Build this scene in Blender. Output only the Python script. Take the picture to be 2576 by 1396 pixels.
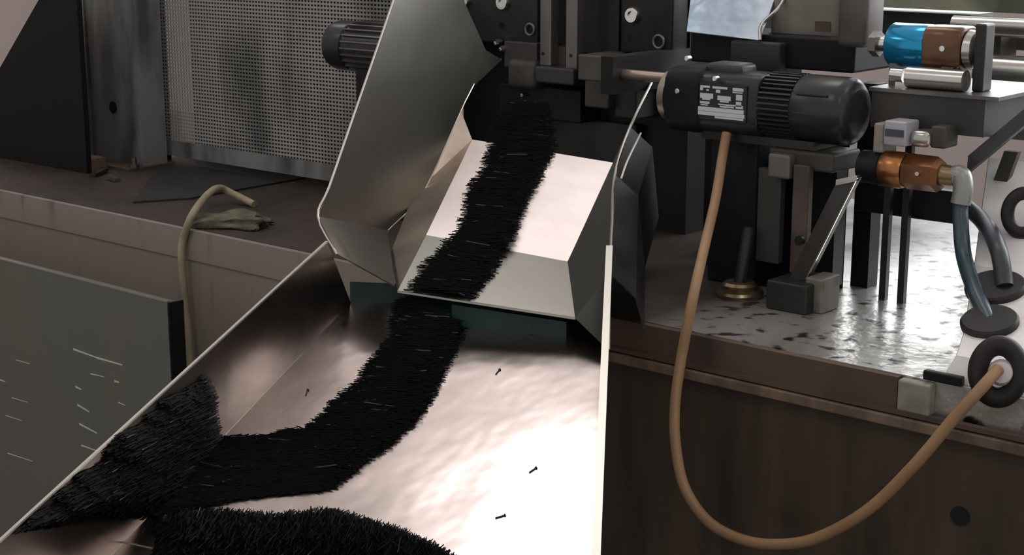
import bpy, bmesh, math, random
import numpy as np
from mathutils import Vector, Matrix
random.seed(7); rng = np.random.default_rng(7)
for o in list(bpy.data.objects): bpy.data.objects.remove(o)
scene = bpy.context.scene
COL = scene.collection

# ------------------------------------------------------------------ camera
# focal length and heading come from the vanishing point of the machine bed's long edges
F, CX, CY = 4000.0, 1288.0, 698.0
BED = 0.85                      # height of the machine bed above the floor
CAMZ = BED + 0.56
TH = math.atan2(CY + 240.0, F)
PHI = math.pi/2 + math.atan2(-3465.0 - CX, math.hypot(F, CY + 240.0))
HD = Vector((-math.sin(PHI), math.cos(PHI), 0)); RT = Vector((math.cos(PHI), math.sin(PHI), 0)); UPZ = Vector((0, 0, 1))
FW = HD*math.cos(TH) - UPZ*math.sin(TH); UP = HD*math.sin(TH) + UPZ*math.cos(TH)
CAM = Vector((0, 0, CAMZ))
cd = bpy.data.cameras.new('camera'); cam = bpy.data.objects.new('camera', cd); COL.objects.link(cam)
m = Matrix((RT, UP, -FW)).transposed().to_4x4(); m.translation = CAM; cam.matrix_world = m
cd.sensor_fit = 'HORIZONTAL'; cd.sensor_width = 36.0; cd.lens = 36.0*F/2576.0; cd.clip_start = 0.02
scene.camera = cam

# ------------------------------------------------------------------ world, light, exposure
w = bpy.data.worlds.new('hall_daylight'); scene.world = w; w.use_nodes = True
w.node_tree.nodes['Background'].inputs[0].default_value = (1.0, 0.97, 0.95, 1)
w.node_tree.nodes['Background'].inputs[1].default_value = 0.55
scene.view_settings.view_transform = 'Standard'; scene.view_settings.look = 'None'
scene.view_settings.gamma = 1.0; scene.view_settings.use_curve_mapping = False
scene.view_settings.exposure = 0.0
ROOF_GLOW = 0.32
ADDED_SKYLIGHT_GLOW = 4.5
WINDOW_GLOW = 5.0
def area(name, loc, target, sx, sy, energy, color):
    l = bpy.data.lights.new(name, 'AREA'); l.shape = 'RECTANGLE'; l.size = sx; l.size_y = sy; l.energy = energy; l.color = color
    o = bpy.data.objects.new(name, l); COL.objects.link(o); o.location = loc
    o.rotation_euler = (Vector(target) - Vector(loc)).to_track_quat('-Z', 'Y').to_euler(); return o
# daylight entering by the big window behind the machine, to the right
area('window_daylight', (-0.6, 4.30, BED+1.2), (-0.9, 1.9, BED), 3.4, 1.5, 45, (0.93, 0.97, 1.0))

# ------------------------------------------------------------------ pixel helpers: a pixel gives a direction, a plane or a distance the place
def ray(x, y): return RT*((x-CX)/F) - UP*((y-CY)/F) + FW
def PZ(x, y, z=0.0):
    d = ray(x, y); return CAM + d*((BED + z - CAM.z)/d.z)
def PY(x, y, v):
    d = ray(x, y); return CAM + d*(v/d.y)
def D(x, y, dep): return CAM + ray(x, y)*dep
def PPL(x, y, p0, n):
    d = ray(x, y); return CAM + d*((p0-CAM).dot(n)/d.dot(n))
def depth_of(p): return (p-CAM).dot(FW)

# ------------------------------------------------------------------ materials
def mat(name, c1, rough=0.5, metal=0.0, c2=None, scale=6.0, stretch=(1, 1, 1), lo=0.4, hi=0.65, r2=None, bump=0.0, bscale=40.0, spec=0.5, emit=None, estr=0.0, detail=6.0, bstretch=None):
    M = bpy.data.materials.new(name); M.use_nodes = True; nt = M.node_tree; N = nt.nodes; L = nt.links
    b = N['Principled BSDF']; b.inputs['Base Color'].default_value = (*c1, 1); b.inputs['Roughness'].default_value = rough
    b.inputs['Metallic'].default_value = metal; b.inputs['Specular IOR Level'].default_value = spec
    if emit: b.inputs['Emission Color'].default_value = (*emit, 1); b.inputs['Emission Strength'].default_value = estr
    if c2 is not None or bump:
        g = N.new('ShaderNodeNewGeometry')
    if c2 is not None:
        mp = N.new('ShaderNodeMapping'); mp.inputs['Scale'].default_value = stretch; L.new(g.outputs['Position'], mp.inputs[0])
        n = N.new('ShaderNodeTexNoise'); n.inputs['Scale'].default_value = scale; n.inputs['Detail'].default_value = detail; L.new(mp.outputs[0], n.inputs['Vector'])
        r = N.new('ShaderNodeMapRange'); r.inputs['From Min'].default_value = lo; r.inputs['From Max'].default_value = hi; L.new(n.outputs[0], r.inputs[0])
        mx = N.new('ShaderNodeMix'); mx.data_type = 'RGBA'; L.new(r.outputs[0], mx.inputs['Factor'])
        mx.inputs['A'].default_value = (*c1, 1); mx.inputs['B'].default_value = (*c2, 1); L.new(mx.outputs['Result'], b.inputs['Base Color'])
        if r2 is not None:
            rr = N.new('ShaderNodeMapRange'); rr.inputs['To Min'].default_value = rough; rr.inputs['To Max'].default_value = r2
            L.new(r.outputs[0], rr.inputs[0]); L.new(rr.outputs[0], b.inputs['Roughness'])
    if bump:
        mp2 = N.new('ShaderNodeMapping'); mp2.inputs['Scale'].default_value = bstretch or (1, 1, 1); L.new(g.outputs['Position'], mp2.inputs[0])
        n2 = N.new('ShaderNodeTexNoise'); n2.inputs['Scale'].default_value = bscale; n2.inputs['Detail'].default_value = 3; L.new(mp2.outputs[0], n2.inputs['Vector'])
        bp = N.new('ShaderNodeBump'); bp.inputs['Strength'].default_value = bump; bp.inputs['Distance'].default_value = 0.02
        L.new(n2.outputs[0], bp.inputs['Height']); L.new(bp.outputs[0], b.inputs['Normal'])
    return M
S = {}
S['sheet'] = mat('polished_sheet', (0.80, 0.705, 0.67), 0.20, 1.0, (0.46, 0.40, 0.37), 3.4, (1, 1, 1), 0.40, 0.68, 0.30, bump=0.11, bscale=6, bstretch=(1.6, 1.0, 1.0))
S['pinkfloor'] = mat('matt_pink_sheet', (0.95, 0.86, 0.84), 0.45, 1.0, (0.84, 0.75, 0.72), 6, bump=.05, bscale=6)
S['darkwall'] = mat('dark_reflection_wall', (0.27, 0.225, 0.20), 0.24, 1.0, (0.09, 0.08, 0.075), 4, (1, 1, 1), 0.38, 0.62, 0.34, bump=0.1, bscale=6)  # the wall's dark reflections are put into its base colour
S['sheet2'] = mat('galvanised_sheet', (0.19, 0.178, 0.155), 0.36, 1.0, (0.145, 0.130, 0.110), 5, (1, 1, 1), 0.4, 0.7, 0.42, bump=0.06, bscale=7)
S['rim'] = mat('cut_edge', (0.62, 0.60, 0.54), 0.35, 1.0)
S['pin'] = mat('black_pin', (0.004, 0.004, 0.0045), 0.45, 0.0, spec=0.10)
def bed_top():
    # dull rusty plate on the left, bare wet steel with dark chips and oil specks on the right
    M = mat('oily_bed', (0.070, 0.050, 0.040), 0.45, 0.15, (0.035, 0.029, 0.025), 7, (1, 1, 1), 0.38, 0.66, 0.62, bump=0.12, bscale=30)
    nt = M.node_tree; N = nt.nodes; L = nt.links; b = N['Principled BSDF']
    g = N.new('ShaderNodeNewGeometry'); sx = N.new('ShaderNodeSeparateXYZ'); L.new(g.outputs['Position'], sx.inputs[0])
    r = N.new('ShaderNodeMapRange'); r.inputs['From Min'].default_value = -1.26; r.inputs['From Max'].default_value = -1.04; L.new(sx.outputs['X'], r.inputs[0])
    n = N.new('ShaderNodeTexNoise'); n.inputs['Scale'].default_value = 34; n.inputs['Detail'].default_value = 6; L.new(g.outputs['Position'], n.inputs['Vector'])
    cr = N.new('ShaderNodeValToRGB'); e = cr.color_ramp.elements
    e[0].position = 0.36; e[0].color = (0.05, 0.045, 0.04, 1); e[1].position = 0.45; e[1].color = (0.66, 0.64, 0.60, 1); L.new(n.outputs[0], cr.inputs[0])
    def blend(sock, new):
        mx = N.new('ShaderNodeMix'); mx.data_type = 'RGBA' if sock == 'Base Color' else 'FLOAT'; L.new(r.outputs[0], mx.inputs['Factor'])
        A, B, R_ = [q for q in mx.inputs if q.name == 'A' and q.enabled][0], [q for q in mx.inputs if q.name == 'B' and q.enabled][0], [q for q in mx.outputs if q.enabled][0]
        if b.inputs[sock].links: L.new(b.inputs[sock].links[0].from_socket, A)
        else: A.default_value = b.inputs[sock].default_value
        if hasattr(new, 'is_output'): L.new(new, B)
        else: B.default_value = new
        L.new(R_, b.inputs[sock])
    blend('Base Color', cr.outputs[0]); blend('Roughness', 0.26); blend('Metallic', 0.8)
    return M
S['glint'] = mat('pin_glint', (0.09, 0.09, 0.095), 0.4, 0.8)  # a few lighter pins stand for glints on the black mass
S['base_top'] = bed_top()
S['black'] = mat('black_paint', (0.008, 0.009, 0.010), 0.45, 0.0, (0.014, 0.015, 0.016), 9, spec=0.22)
S['black2'] = mat('black_housing', (0.014, 0.015, 0.019), 0.30, 0.0, (0.024, 0.025, 0.030), 11, spec=0.5)
S['dark'] = mat('dark_steel', (0.035, 0.034, 0.034), 0.45, 0.4, (0.018, 0.017, 0.017), 12)
S['olive'] = mat('olive_steel', (0.075, 0.070, 0.060), 0.5, 0.3, (0.04, 0.037, 0.032), 14)
S['gunmetal'] = mat('grey_steel', (0.20, 0.19, 0.18), 0.38, 0.7, (0.11, 0.10, 0.10), 12, (1, 1, .3))
S['chrome'] = mat('bright_steel', (0.75, 0.74, 0.72), 0.2, 1.0)
S['post'] = mat('post_zinc', (0.27, 0.285, 0.28), 0.48, 0.35, (0.10, 0.097, 0.09), 7, (2.5, 2.5, .6), 0.42, 0.66)
S['wire'] = mat('grey_wire', (0.37, 0.365, 0.355), 0.5, 0.2, (0.16, 0.16, 0.15), 4, (1.6, 1, .7), 0.45, 0.62)
S['rust'] = mat('rust_plate', (0.10, 0.065, 0.045), 0.7, 0.0, (0.05, 0.036, 0.028), 12)
S['tan'] = mat('tan_cord', (0.36, 0.22, 0.115), 0.55, 0.0, (0.27, 0.155, 0.075), 9)
S['cream'] = mat('cream_cable', (0.40, 0.35, 0.245), 0.55, 0.0, (0.28, 0.24, 0.16), 14)
S['rubber'] = mat('black_rubber', (0.016, 0.014, 0.014), 0.5, 0.0, (0.024, 0.021, 0.02), 20, spec=0.3)
S['hose'] = mat('teal_hose', (0.035, 0.07, 0.085), 0.35, 0.0, (0.02, 0.04, 0.05), 9)
S['hose2'] = mat('slate_hose', (0.03, 0.036, 0.046), 0.4, 0.0)
S['blue'] = mat('blue_sleeve', (0.02, 0.33, 0.62), 0.14, 0.65, spec=0.7)
S['brown'] = mat('brown_bronze', (0.16, 0.085, 0.05), 0.3, 0.6, (0.09, 0.05, 0.03), 20)
S['copper'] = mat('copper_nut', (0.45, 0.19, 0.07), 0.28, 0.8, (0.16, 0.075, 0.035), 22)
S['white_sheet'] = mat('white_cover', (0.88, 0.87, 0.86), 0.3, 0.1, (0.74, 0.72, 0.71), 7)
S['foil'] = mat('foil', (0.72, 0.86, 0.97), 0.16, 0.75, (0.45, 0.58, 0.70), 7, (1, 1, 1), 0.4, 0.62, 0.3, bump=0.6, bscale=9)
S['beige'] = mat('beige_block', (0.30, 0.275, 0.235), 0.45, 0.2, (0.20, 0.18, 0.155), 10)
S['green'] = mat('green_paint_shade', (0.008, 0.042, 0.034), 0.45, 0.0, (0.005, 0.028, 0.023), 8)  # green chosen for the teal shade and reflection under the chute
S['print'] = mat('label_print', (0.64, 0.65, 0.68), 0.5)
S['plate_blk'] = mat('nameplate_black', (0.013, 0.013, 0.022), 0.4)
S['wall'] = mat('wall_plaster', (0.60, 0.52, 0.50), 0.9, 0.0, (0.52, 0.46, 0.44), 1.5)
S['concrete'] = mat('floor_concrete', (0.11, 0.10, 0.09), 0.8, 0.0, (0.06, 0.055, 0.05), 4, bump=0.2)
S['roof'] = mat('glowing_roof', (0.6, 0.55, 0.53), 0.8, emit=(1.0, 0.88, 0.85), estr=ROOF_GLOW)  # pinkish glow added to the unseen ceiling to light the hall
S['added_skylight'] = mat('added_roof_glow', (0.7, 0.7, 0.7), 0.5, emit=(1.0, 0.97, 0.96), estr=ADDED_SKYLIGHT_GLOW)
S['pane'] = mat('daylit_glass', (0.8, 0.85, 0.9), 0.3, emit=(0.95, 0.98, 1.0), estr=WINDOW_GLOW)
S['frame'] = mat('window_paint', (0.22, 0.24, 0.22), 0.6)
S['purlin'] = mat('purlin_steel', (0.12, 0.11, 0.10), 0.6)
S['silver'] = mat('silver_roller', (0.62, 0.61, 0.58), 0.24, 0.9, (0.42, 0.41, 0.37), 12, (.5, 3, 3))
S['far_olive'] = mat('far_olive', (0.44, 0.45, 0.34), 0.5, 0.1, (0.13, 0.14, 0.11), 5)
S['rag'] = mat('oily_rag', (0.15, 0.145, 0.10), 0.85, 0.0, (0.07, 0.065, 0.045), 30, bump=0.5, bscale=50)
# machine bed front: grey paint worn to rusty brown towards the right end, vertical dribbles
def bed_front():
    M = mat('bed_front', (0.27, 0.235, 0.205), 0.6, 0.0, (0.06, 0.05, 0.042), 7, (2.6, 1, .35), 0.58, 0.80)
    nt = M.node_tree; N = nt.nodes; L = nt.links; b = N['Principled BSDF']
    src = b.inputs['Base Color'].links[0].from_socket
    g = N.new('ShaderNodeNewGeometry'); sx = N.new('ShaderNodeSeparateXYZ'); L.new(g.outputs['Position'], sx.inputs[0])
    r = N.new('ShaderNodeMapRange'); r.inputs['From Min'].default_value = -1.75; r.inputs['From Max'].default_value = -1.40; L.new(sx.outputs['X'], r.inputs[0])
    n = N.new('ShaderNodeTexNoise'); n.inputs['Scale'].default_value = 8; n.inputs['Detail'].default_value = 7
    mp = N.new('ShaderNodeMapping'); mp.inputs['Scale'].default_value = (3.0, 1, 0.35); L.new(g.outputs['Position'], mp.inputs[0]); L.new(mp.outputs[0], n.inputs['Vector'])
    cr = N.new('ShaderNodeValToRGB'); e = cr.color_ramp.elements
    e[0].position = 0.30; e[0].color = (0.026, 0.018, 0.012, 1); e[1].position = 0.78; e[1].color = (0.085, 0.058, 0.036, 1)
    k = cr.color_ramp.elements.new(0.52); k.color = (0.052, 0.036, 0.024, 1)
    L.new(n.outputs[0], cr.inputs[0])
    mx = N.new('ShaderNodeMix'); mx.data_type = 'RGBA'; L.new(r.outputs[0], mx.inputs['Factor']); L.new(src, mx.inputs['A']); L.new(cr.outputs[0], mx.inputs['B'])
    L.new(mx.outputs['Result'], b.inputs['Base Color']); return M
S['bed_front'] = bed_front()
S['board'] = mat('scratched_board', (0.135, 0.145, 0.12), 0.5, 0.15, (0.155, 0.14, 0.12), 5, (1, 1, .6), 0.42, 0.62)

# ------------------------------------------------------------------ mesh helpers
def link(name, me, m_, parent=None):
    o = bpy.data.objects.new(name, me); COL.objects.link(o)
    if m_ is not None: me.materials.append(S[m_] if isinstance(m_, str) else m_)
    if parent is not None: o.parent = parent
    return o
def tag(o, label=None, cat=None, group=None, kind=None):
    for k, v in (('label', label), ('category', cat), ('group', group), ('kind', kind)):
        if v: o[k] = v
    return o
def thing(name, label, cat, group=None):
    o = bpy.data.objects.new(name, None); COL.objects.link(o); o.empty_display_size = 0.05
    return tag(o, label, cat, group)
class MB:
    def __init__(s): s.bm = bmesh.new()
    def poly(s, pts, vec):                     # prism from a planar outline
        vec = Vector(vec); a = [s.bm.verts.new(p) for p in pts]; b = [s.bm.verts.new(Vector(p)+vec) for p in pts]; n = len(a)
        s.bm.faces.new(a); s.bm.faces.new(b[::-1])
        for i in range(n): s.bm.faces.new((a[i], b[i], b[(i+1) % n], a[(i+1) % n]))
        return s
    def box(s, x0, x1, y0, y1, z0, z1, bev=0.0):
        r = bmesh.ops.create_cube(s.bm, size=1.0); vs = r['verts']
        for v in vs: v.co = Vector(((x0+x1)/2 + v.co.x*(x1-x0), (y0+y1)/2 + v.co.y*(y1-y0), (z0+z1)/2 + v.co.z*(z1-z0)))
        if bev:
            es = list({e for v in vs for e in v.link_edges}); bmesh.ops.bevel(s.bm, geom=es, offset=bev, segments=3, affect='EDGES', profile=0.5)
        return s
    def obox(s, p0, p1, wv, tv):               # bar from p0 to p1 with half-width vector wv and half-thickness vector tv
        p0 = Vector(p0); p1 = Vector(p1); wv = Vector(wv); tv = Vector(tv)
        return s.poly([p0-wv-tv, p0+wv-tv, p0+wv+tv, p0-wv+tv], p1-p0)
    def lathe(s, o, ax, prof, seg=32, sq=0.0):
        o = Vector(o); ax = Vector(ax).normalized(); a = ax.orthogonal().normalized()
        if abs(ax.z) < .9: a = (UPZ - ax*ax.z).normalized()
        b = ax.cross(a); rings = []
        for t, r in prof:
            if r < 1e-6: rings.append([s.bm.verts.new(o+ax*t)]); continue
            ring = []
            for i in range(seg):
                g = 2*math.pi*i/seg; c, n = math.cos(g), math.sin(g)
                if sq: k = (abs(c)**sq + abs(n)**sq)**(-1/sq)
                else: k = 1
                ring.append(s.bm.verts.new(o + ax*t + (a*c + b*n)*r*k))
            rings.append(ring)
        for p, q in zip(rings, rings[1:]):
            for i in range(seg):
                j = (i+1) % seg
                if len(p) == 1 and len(q) == 1: continue
                if len(p) == 1: s.bm.faces.new((p[0], q[j], q[i]))
                elif len(q) == 1: s.bm.faces.new((p[i], p[j], q[0]))
                else: s.bm.faces.new((p[i], p[j], q[j], q[i]))
        for e in (rings[0], rings[-1]):
            if len(e) > 2: s.bm.faces.new(e)
        return s
    def cyl(s, p0, p1, r, seg=24, bev=0.0):
        p0 = Vector(p0); p1 = Vector(p1); L = (p1-p0).length
        pr = [(0, r-bev), (bev, r), (L-bev, r), (L, r-bev)] if bev else [(0, r), (L, r)]
        return s.lathe(p0, p1-p0, pr, seg)
    def tube(s, pts, r, seg=12, sub=8):
        P = smooth_path(pts, sub); rs = r if hasattr(r, '__len__') else None
        prev = None; a = None
        for i, p in enumerate(P):
            t = (P[min(i+1, len(P)-1)] - P[max(i-1, 0)]).normalized()
            a = t.orthogonal().normalized() if a is None else (a - t*a.dot(t)).normalized()
            b = t.cross(a); ring = [s.bm.verts.new(p + (a*math.cos(2*math.pi*k/seg) + b*math.sin(2*math.pi*k/seg))*r) for k in range(seg)]
            if prev:
                for k in range(seg): s.bm.faces.new((prev[k], prev[(k+1) % seg], ring[(k+1) % seg], ring[k]))
            else: s.bm.faces.new(ring)
            prev = ring
        s.bm.faces.new(prev[::-1]); return s
    def torus(s, c, ax, R, r, seg=40, rs=12, ell=1.0):
        c = Vector(c); ax = Vector(ax).normalized(); a = (UPZ-ax*ax.z).normalized(); b = ax.cross(a); rings = []
        for i in range(seg):
            g = 2*math.pi*i/seg; d = a*math.cos(g) + b*math.sin(g)*ell
            rings.append([s.bm.verts.new(c + d*R + (d.normalized()*math.cos(2*math.pi*k/rs) + ax*math.sin(2*math.pi*k/rs))*r) for k in range(rs)])
        for i in range(seg):
            p, q = rings[i], rings[(i+1) % seg]
            for k in range(rs): s.bm.faces.new((p[k], p[(k+1) % rs], q[(k+1) % rs], q[k]))
        return s
    def grid(s, rows, thick=0.0, nrm=None):    # rows: list of point rows
        V = [[s.bm.verts.new(p) for p in r] for r in rows]
        for p, q in zip(V, V[1:]):
            for i in range(len(p)-1): s.bm.faces.new((p[i], p[i+1], q[i+1], q[i]))
        return s
    def build(s, name, m_, parent=None, smooth=False, solid=0.0):
        bmesh.ops.recalc_face_normals(s.bm, faces=s.bm.faces[:])
        me = bpy.data.meshes.new(name); s.bm.to_mesh(me); s.bm.free()
        o = link(name, me, m_, parent)
        if solid:
            md = o.modifiers.new('thickness', 'SOLIDIFY'); md.thickness = solid; md.offset = 0
            if smooth: es = o.modifiers.new('edges', 'EDGE_SPLIT'); es.split_angle = math.radians(40)
        if smooth:
            me.shade_smooth() if hasattr(me, 'shade_smooth') else None
            try: me.set_sharp_from_angle(angle=math.radians(38))
            except Exception: pass
        return o
def smooth_path(pts, sub):
    pts = [Vector(p) for p in pts]
    if len(pts) < 3: return pts
    out = []; q = [pts[0]*2-pts[1]] + pts + [pts[-1]*2-pts[-2]]
    for i in range(1, len(q)-2):
        for k in range(sub):
            t = k/sub; a, b, c, d = q[i-1], q[i], q[i+1], q[i+2]
            out.append(0.5*((2*b) + (c-a)*t + (2*a-5*b+4*c-d)*t*t + (3*b-a-3*c+d)*t**3))
    out.append(pts[-1]); return out
def ybox(mb, x0, y0, x1, y1, Y, thick, bev=0.0):   # box whose front face lies in the plane Y and fills these pixels
    cx, cy = (x0+x1)/2, (y0+y1)/2
    return mb.box(PY(x0, cy, Y).x, PY(x1, cy, Y).x, Y, Y+thick, PY(cx, y1, Y).z, PY(cx, y0, Y).z, bev)
def quad(p, q, n=1, k=1):
    return [[p[0].lerp(p[1], i/n).lerp(p[3].lerp(p[2], i/n), j/k) for i in range(n+1)] for j in range(k+1)]
XA = Vector((1, 0, 0)); YA = Vector((0, 1, 0))
def scale_px(p): return depth_of(p)/F            # metres per pixel at that point

# ================================================================== the setting
def struct(name, mb, m_): return tag(mb.build(name, m_), kind='structure')
struct('floor', MB().box(-6.2, 3.0, -2.5, 4.6, -0.1, 0.0), 'concrete')
struct('wall_left', MB().box(-6.4, -6.2, -2.5, 4.6, 0, 3.6), 'wall')
WX0, WX1, WZ0, WZ1 = -3.0, 1.2, BED+0.33, BED+2.0
wb = MB()
for a, b, c, d in ((-6.2, WX0, 0, 3.6), (WX1, 3.0, 0, 3.6), (WX0, WX1, 0, WZ0), (WX0, WX1, WZ1, 3.6)): wb.box(a, b, 4.4, 4.6, c, d)
struct('wall_back', wb, 'wall')
roof = struct('ceiling', MB().box(-6.4, 3.0, -2.5, 4.6, 3.6, 3.65), 'roof')
for i in range(5): MB().box(-6.2+i*2.2, -6.08+i*2.2, -2.5, 4.4, 3.48, 3.6).build('purlin', 'purlin', roof)
for x in (-5.55, -2.52, 0.51):                     # glowing roof sheets added for the tray's white reflection, then repeated
    for y in (-0.7, 2.30): MB().box(x, x+0.80, y, y+0.80, 3.585, 3.598).build('added_skylight', 'added_skylight', roof)
win = tag(bpy.data.objects.new('window_1', None), kind='structure'); COL.objects.link(win)
nx = 3; pw = (WX1-WX0)/nx; ph = (WZ1-WZ0)/2
for i in range(nx):
    for j in range(2):
        MB().box(WX0+i*pw+.015, WX0+(i+1)*pw-.015, 4.48, 4.50, WZ0+j*ph+.015, WZ0+(j+1)*ph-.015).build('pane', 'pane', win)
fr = MB()
for i in range(nx+1): fr.box(WX0+i*pw-.015, WX0+i*pw+.015, 4.44, 4.54, WZ0, WZ1)
for j in range(3): fr.box(WX0, WX1, 4.45, 4.53, WZ0+j*ph-.015, WZ0+j*ph+.015)
fr.build('window_frame', 'frame', win)

# ================================================================== machine bed
YF = 1.714                                       # front edge of the bed
bed = thing('machine_bed', 'long oily machine bed with grey front worn to rusty brown on the right', 'machine bed')
MB().box(-4.2, -0.25, YF+0.012, 2.75, BED-0.055, BED).build('top_plate', 'base_top', bed)
MB().box(-1.62, -0.86, YF, YF+0.012, BED-0.040, BED-0.001).build('edge_strip', 'rust', bed)
MB().box(-4.2, -1.62, YF, YF+0.012, BED-0.055, BED-0.001).build('edge_strip', 'bed_front', bed)
MB().box(-4.2, -0.25, YF+0.004, 2.70, 0.0, BED-0.055).build('front_panel', 'bed_front', bed)
MB().box(-1.62, -0.25, YF-0.010, YF+0.004, BED-0.062, BED-0.048, .002).build('ledge', mat('ledge_rust', (0.20, 0.145, 0.10), 0.6, 0.1, (0.09, 0.06, 0.04), 14, (2, 1, 1)), bed)
MB().box(-1.62, -0.25, YF-0.006, YF+0.004, BED-0.046, BED-0.040).build('ledge', 'rust', bed)
c = PY(2415, 1298, YF+0.003); MB().cyl(c+Vector((0, -.0015, 0)), c+Vector((0, 0.004, 0)), 0.012).build('bolt_hole', 'black', bed)

# ================================================================== lower tray
T0 = Vector((RT.x*0.05+HD.x, RT.y*0.05+HD.y, 0)).normalized()      # the tray's run, in plan
TR = Vector((T0.y, -T0.x, 0))
SL = 0.285
FP0 = Vector((0, 0, BED-0.152)) + T0*1.5; FN = Vector((-T0.x*SL, -T0.y*SL, 1)).normalized()
def PF(x, y): return PPL(x, y, FP0, FN)
def drop(p, n=FN, p0=FP0):                       # straight down onto the plane
    p = Vector(p); p.z = p0.z - ((p.x-p0.x)*n.x + (p.y-p0.y)*n.y)/n.z; return p
tray = thing('collecting_tray', 'wide polished sheet metal tray sloping down in front of the bed', 'tray')
cA, cB = PF(760, 890), PF(310, 1365)
cu = cA + (cA-cB)*0.34; cl = cA + (cB-cA)*1.5
wn = (cA-cB).cross(UPZ).normalized()             # the left side panel stands upright on the crease
lu, ln = PPL(822, 608, cA, wn), PPL(0, 1360, cA, wn); ln2 = lu + (ln-lu)*1.28
ru, rn = D(1533, 620, 2.17), D(1500, 1396, 1.62); rn2 = ru + (rn-ru)*1.35
fu, fn = drop(ru), drop(rn2)
MB().grid(quad([cu, fu, fn, cl], None, 10, 10)).build('tray_floor', 'sheet', tray, False, 0.0015)
MB().grid(quad([lu, cu, cl, ln2], None, 4, 10)).build('side_panel', 'darkwall', tray, False, 0.0015)
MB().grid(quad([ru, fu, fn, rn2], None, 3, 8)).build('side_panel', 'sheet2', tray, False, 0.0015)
MB().grid(quad([cu, fu, fu+Vector((0, 0, .016)), cu+Vector((0, 0, .030))], None)).build('end_panel_shade', 'green', tray, False, 0.0015)  # dark green here stands for the shadow beneath the chute
MB().tube([cA, cl], 0.0013, 8).build('crease', mat('crease_highlight', (.62, .50, .38), .3, .9), tray)  # bright tan tube drawn as the highlight along the crease
MB().tube([PF(272, 1308)+FN*.001, PF(310, 1365)+FN*.001, PF(392, 1382)+FN*.001], 0.0010, 8, 1).build('fold_line', mat('fold_tan', (.5, .42, .34), .3, .9), tray)
e = MB(); e.obox(lu, ln2, TR*0.0018, UPZ*0.0012); e.build('rim', 'rim', tray)
e = MB(); e.obox(ru, rn2, TR*0.0045, UPZ*0.0015); e.build('rim', 'rim', tray)
mid = cu.lerp(fu, 0.5) - UPZ*0.004
MB().poly([mid-TR*.1-UPZ*.03, mid+TR*.1-UPZ*.03, mid+TR*.1, mid-TR*.1], T0*0.02).build('hanger', 'green', tray)
for q in (cl.lerp(fn, 0.5), mid - T0*0.1):
    q = drop(q) - UPZ*.010; MB().obox(Vector((q.x, q.y, 0)), q, TR*0.02, T0*0.02).build('leg', 'green', tray)

# ================================================================== upper chute
ch = thing('feed_chute', 'narrow bent sheet metal chute leading from the black machine head', 'chute')
lipL, lipR = D(1000, 733, 2.115), D(1447, 801, 2.08)
benL, benR = D(1072, 592, 2.275), D(1428, 659, 2.235)
topL, topR = D(1188, 352, 2.545), D(1542, 410, 2.46)
MB().grid(quad([benL, benR, lipR, lipL], None, 6, 4)).build('chute_floor', mat('grey_lip', (0.56, 0.56, 0.51), 0.34, 1.0, bump=.04, bscale=5), ch, False, 0.0015)
MB().grid(quad([topL, topR, benR, benL], None, 6, 6)).build('chute_floor', 'pinkfloor', ch, False, 0.0015)
MB().obox(lipL, lipR, T0*0.0012, UPZ*0.0014).build('rim', 'rim', ch)
# left inner wall, from the floor crease up behind the guard plate
# right wall: from floor edge to the rim, leaning out
rimR = [D(1640, 205, 2.62), D(1585, 320, 2.52), D(1547, 440, 2.42), D(1540, 560, 2.27), D(1534, 690, 2.14), D(1530, 880, 2.05)]
flo = [topR.lerp(D(1600, 300, 2.6), 1.0), D(1560, 365, 2.51), topR, D(1480, 540, 2.34), benR, D(1447, 801, 2.08)]
MB().grid([[a, b] for a, b in zip(rimR, flo)]).build('side_panel', mat('dark_reflection_side', (.062, .065, .058), .5, .8), ch, False, 0.0015)  # dark base colour stands for the dark surroundings this panel reflects
MB().tube(rimR, 0.0024, 8, 6).build('rim', 'rim', ch, True)
fl = [p + Vector((.035, .012, -.03)) for p in rimR[1:5]]; fl2 = [Vector((p.x+.05, p.y+.012, max(p.z-.14, BED+.006))) for p in rimR[1:5]]
MB().grid([[a, b, c] for a, b, c in zip(rimR[1:5], fl, fl2)]).build('outer_flange', 'dark', ch, False, 0.0015)
MB().tube([D(1612, 335, 2.46), D(1580, 400, 2.40), D(1562, 450, 2.36)], 0.0016, 8).build('flange_edge', 'rim', ch)
# tall guard plate on the left
g0, g1 = D(800, 545, 2.20), D(1258, 150, 2.62)
gn = (g1-g0).cross(UPZ); gn = Vector((gn.x, gn.y, 0)).normalized(); gn = (gn + UPZ*0.06).normalized()
def PG(x, y): return PPL(x, y, g0, gn)
gL = [PG(1042, -150), PG(990, 0), PG(960, 88), PG(890, 290), PG(828, 470), PG(800, 545)]
gR = [PG(1130, -150), PG(1165, 0), PG(1222, 128), PG(1190, 215), PG(1066, 480), PG(975, 580)]
rows = [[a.lerp(b, k/6) for k in range(7)] for a, b in zip(gL, gR)]
foot = [D(848, 640, 2.17).lerp(D(992, 720, 2.10), k/6) for k in range(7)]
knee = [p.lerp(q, .35) - FW*.004 for p, q in zip(rows[-1], foot)]
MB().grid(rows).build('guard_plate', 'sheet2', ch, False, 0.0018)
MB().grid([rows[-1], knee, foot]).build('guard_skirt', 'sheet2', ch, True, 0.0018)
MB().poly([PG(1221, 127), PG(1260, 150), PG(1190, 216)], gn*0.002).build('guard_corner', 'sheet2', ch)
MB().tube(gL+[foot[0]], 0.0018, 8, 4).build('rim', 'rim', ch, True)
MB().tube([PG(1260, 150)]+gR[3:], 0.0017, 8, 5).build('rim', 'rim', ch, True)
MB().tube([gR[-1], foot[-1]], 0.0012, 8, 5).build('rim', 'dark', ch)
bk = lambda p: CAM + (p-CAM)*1.012
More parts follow.
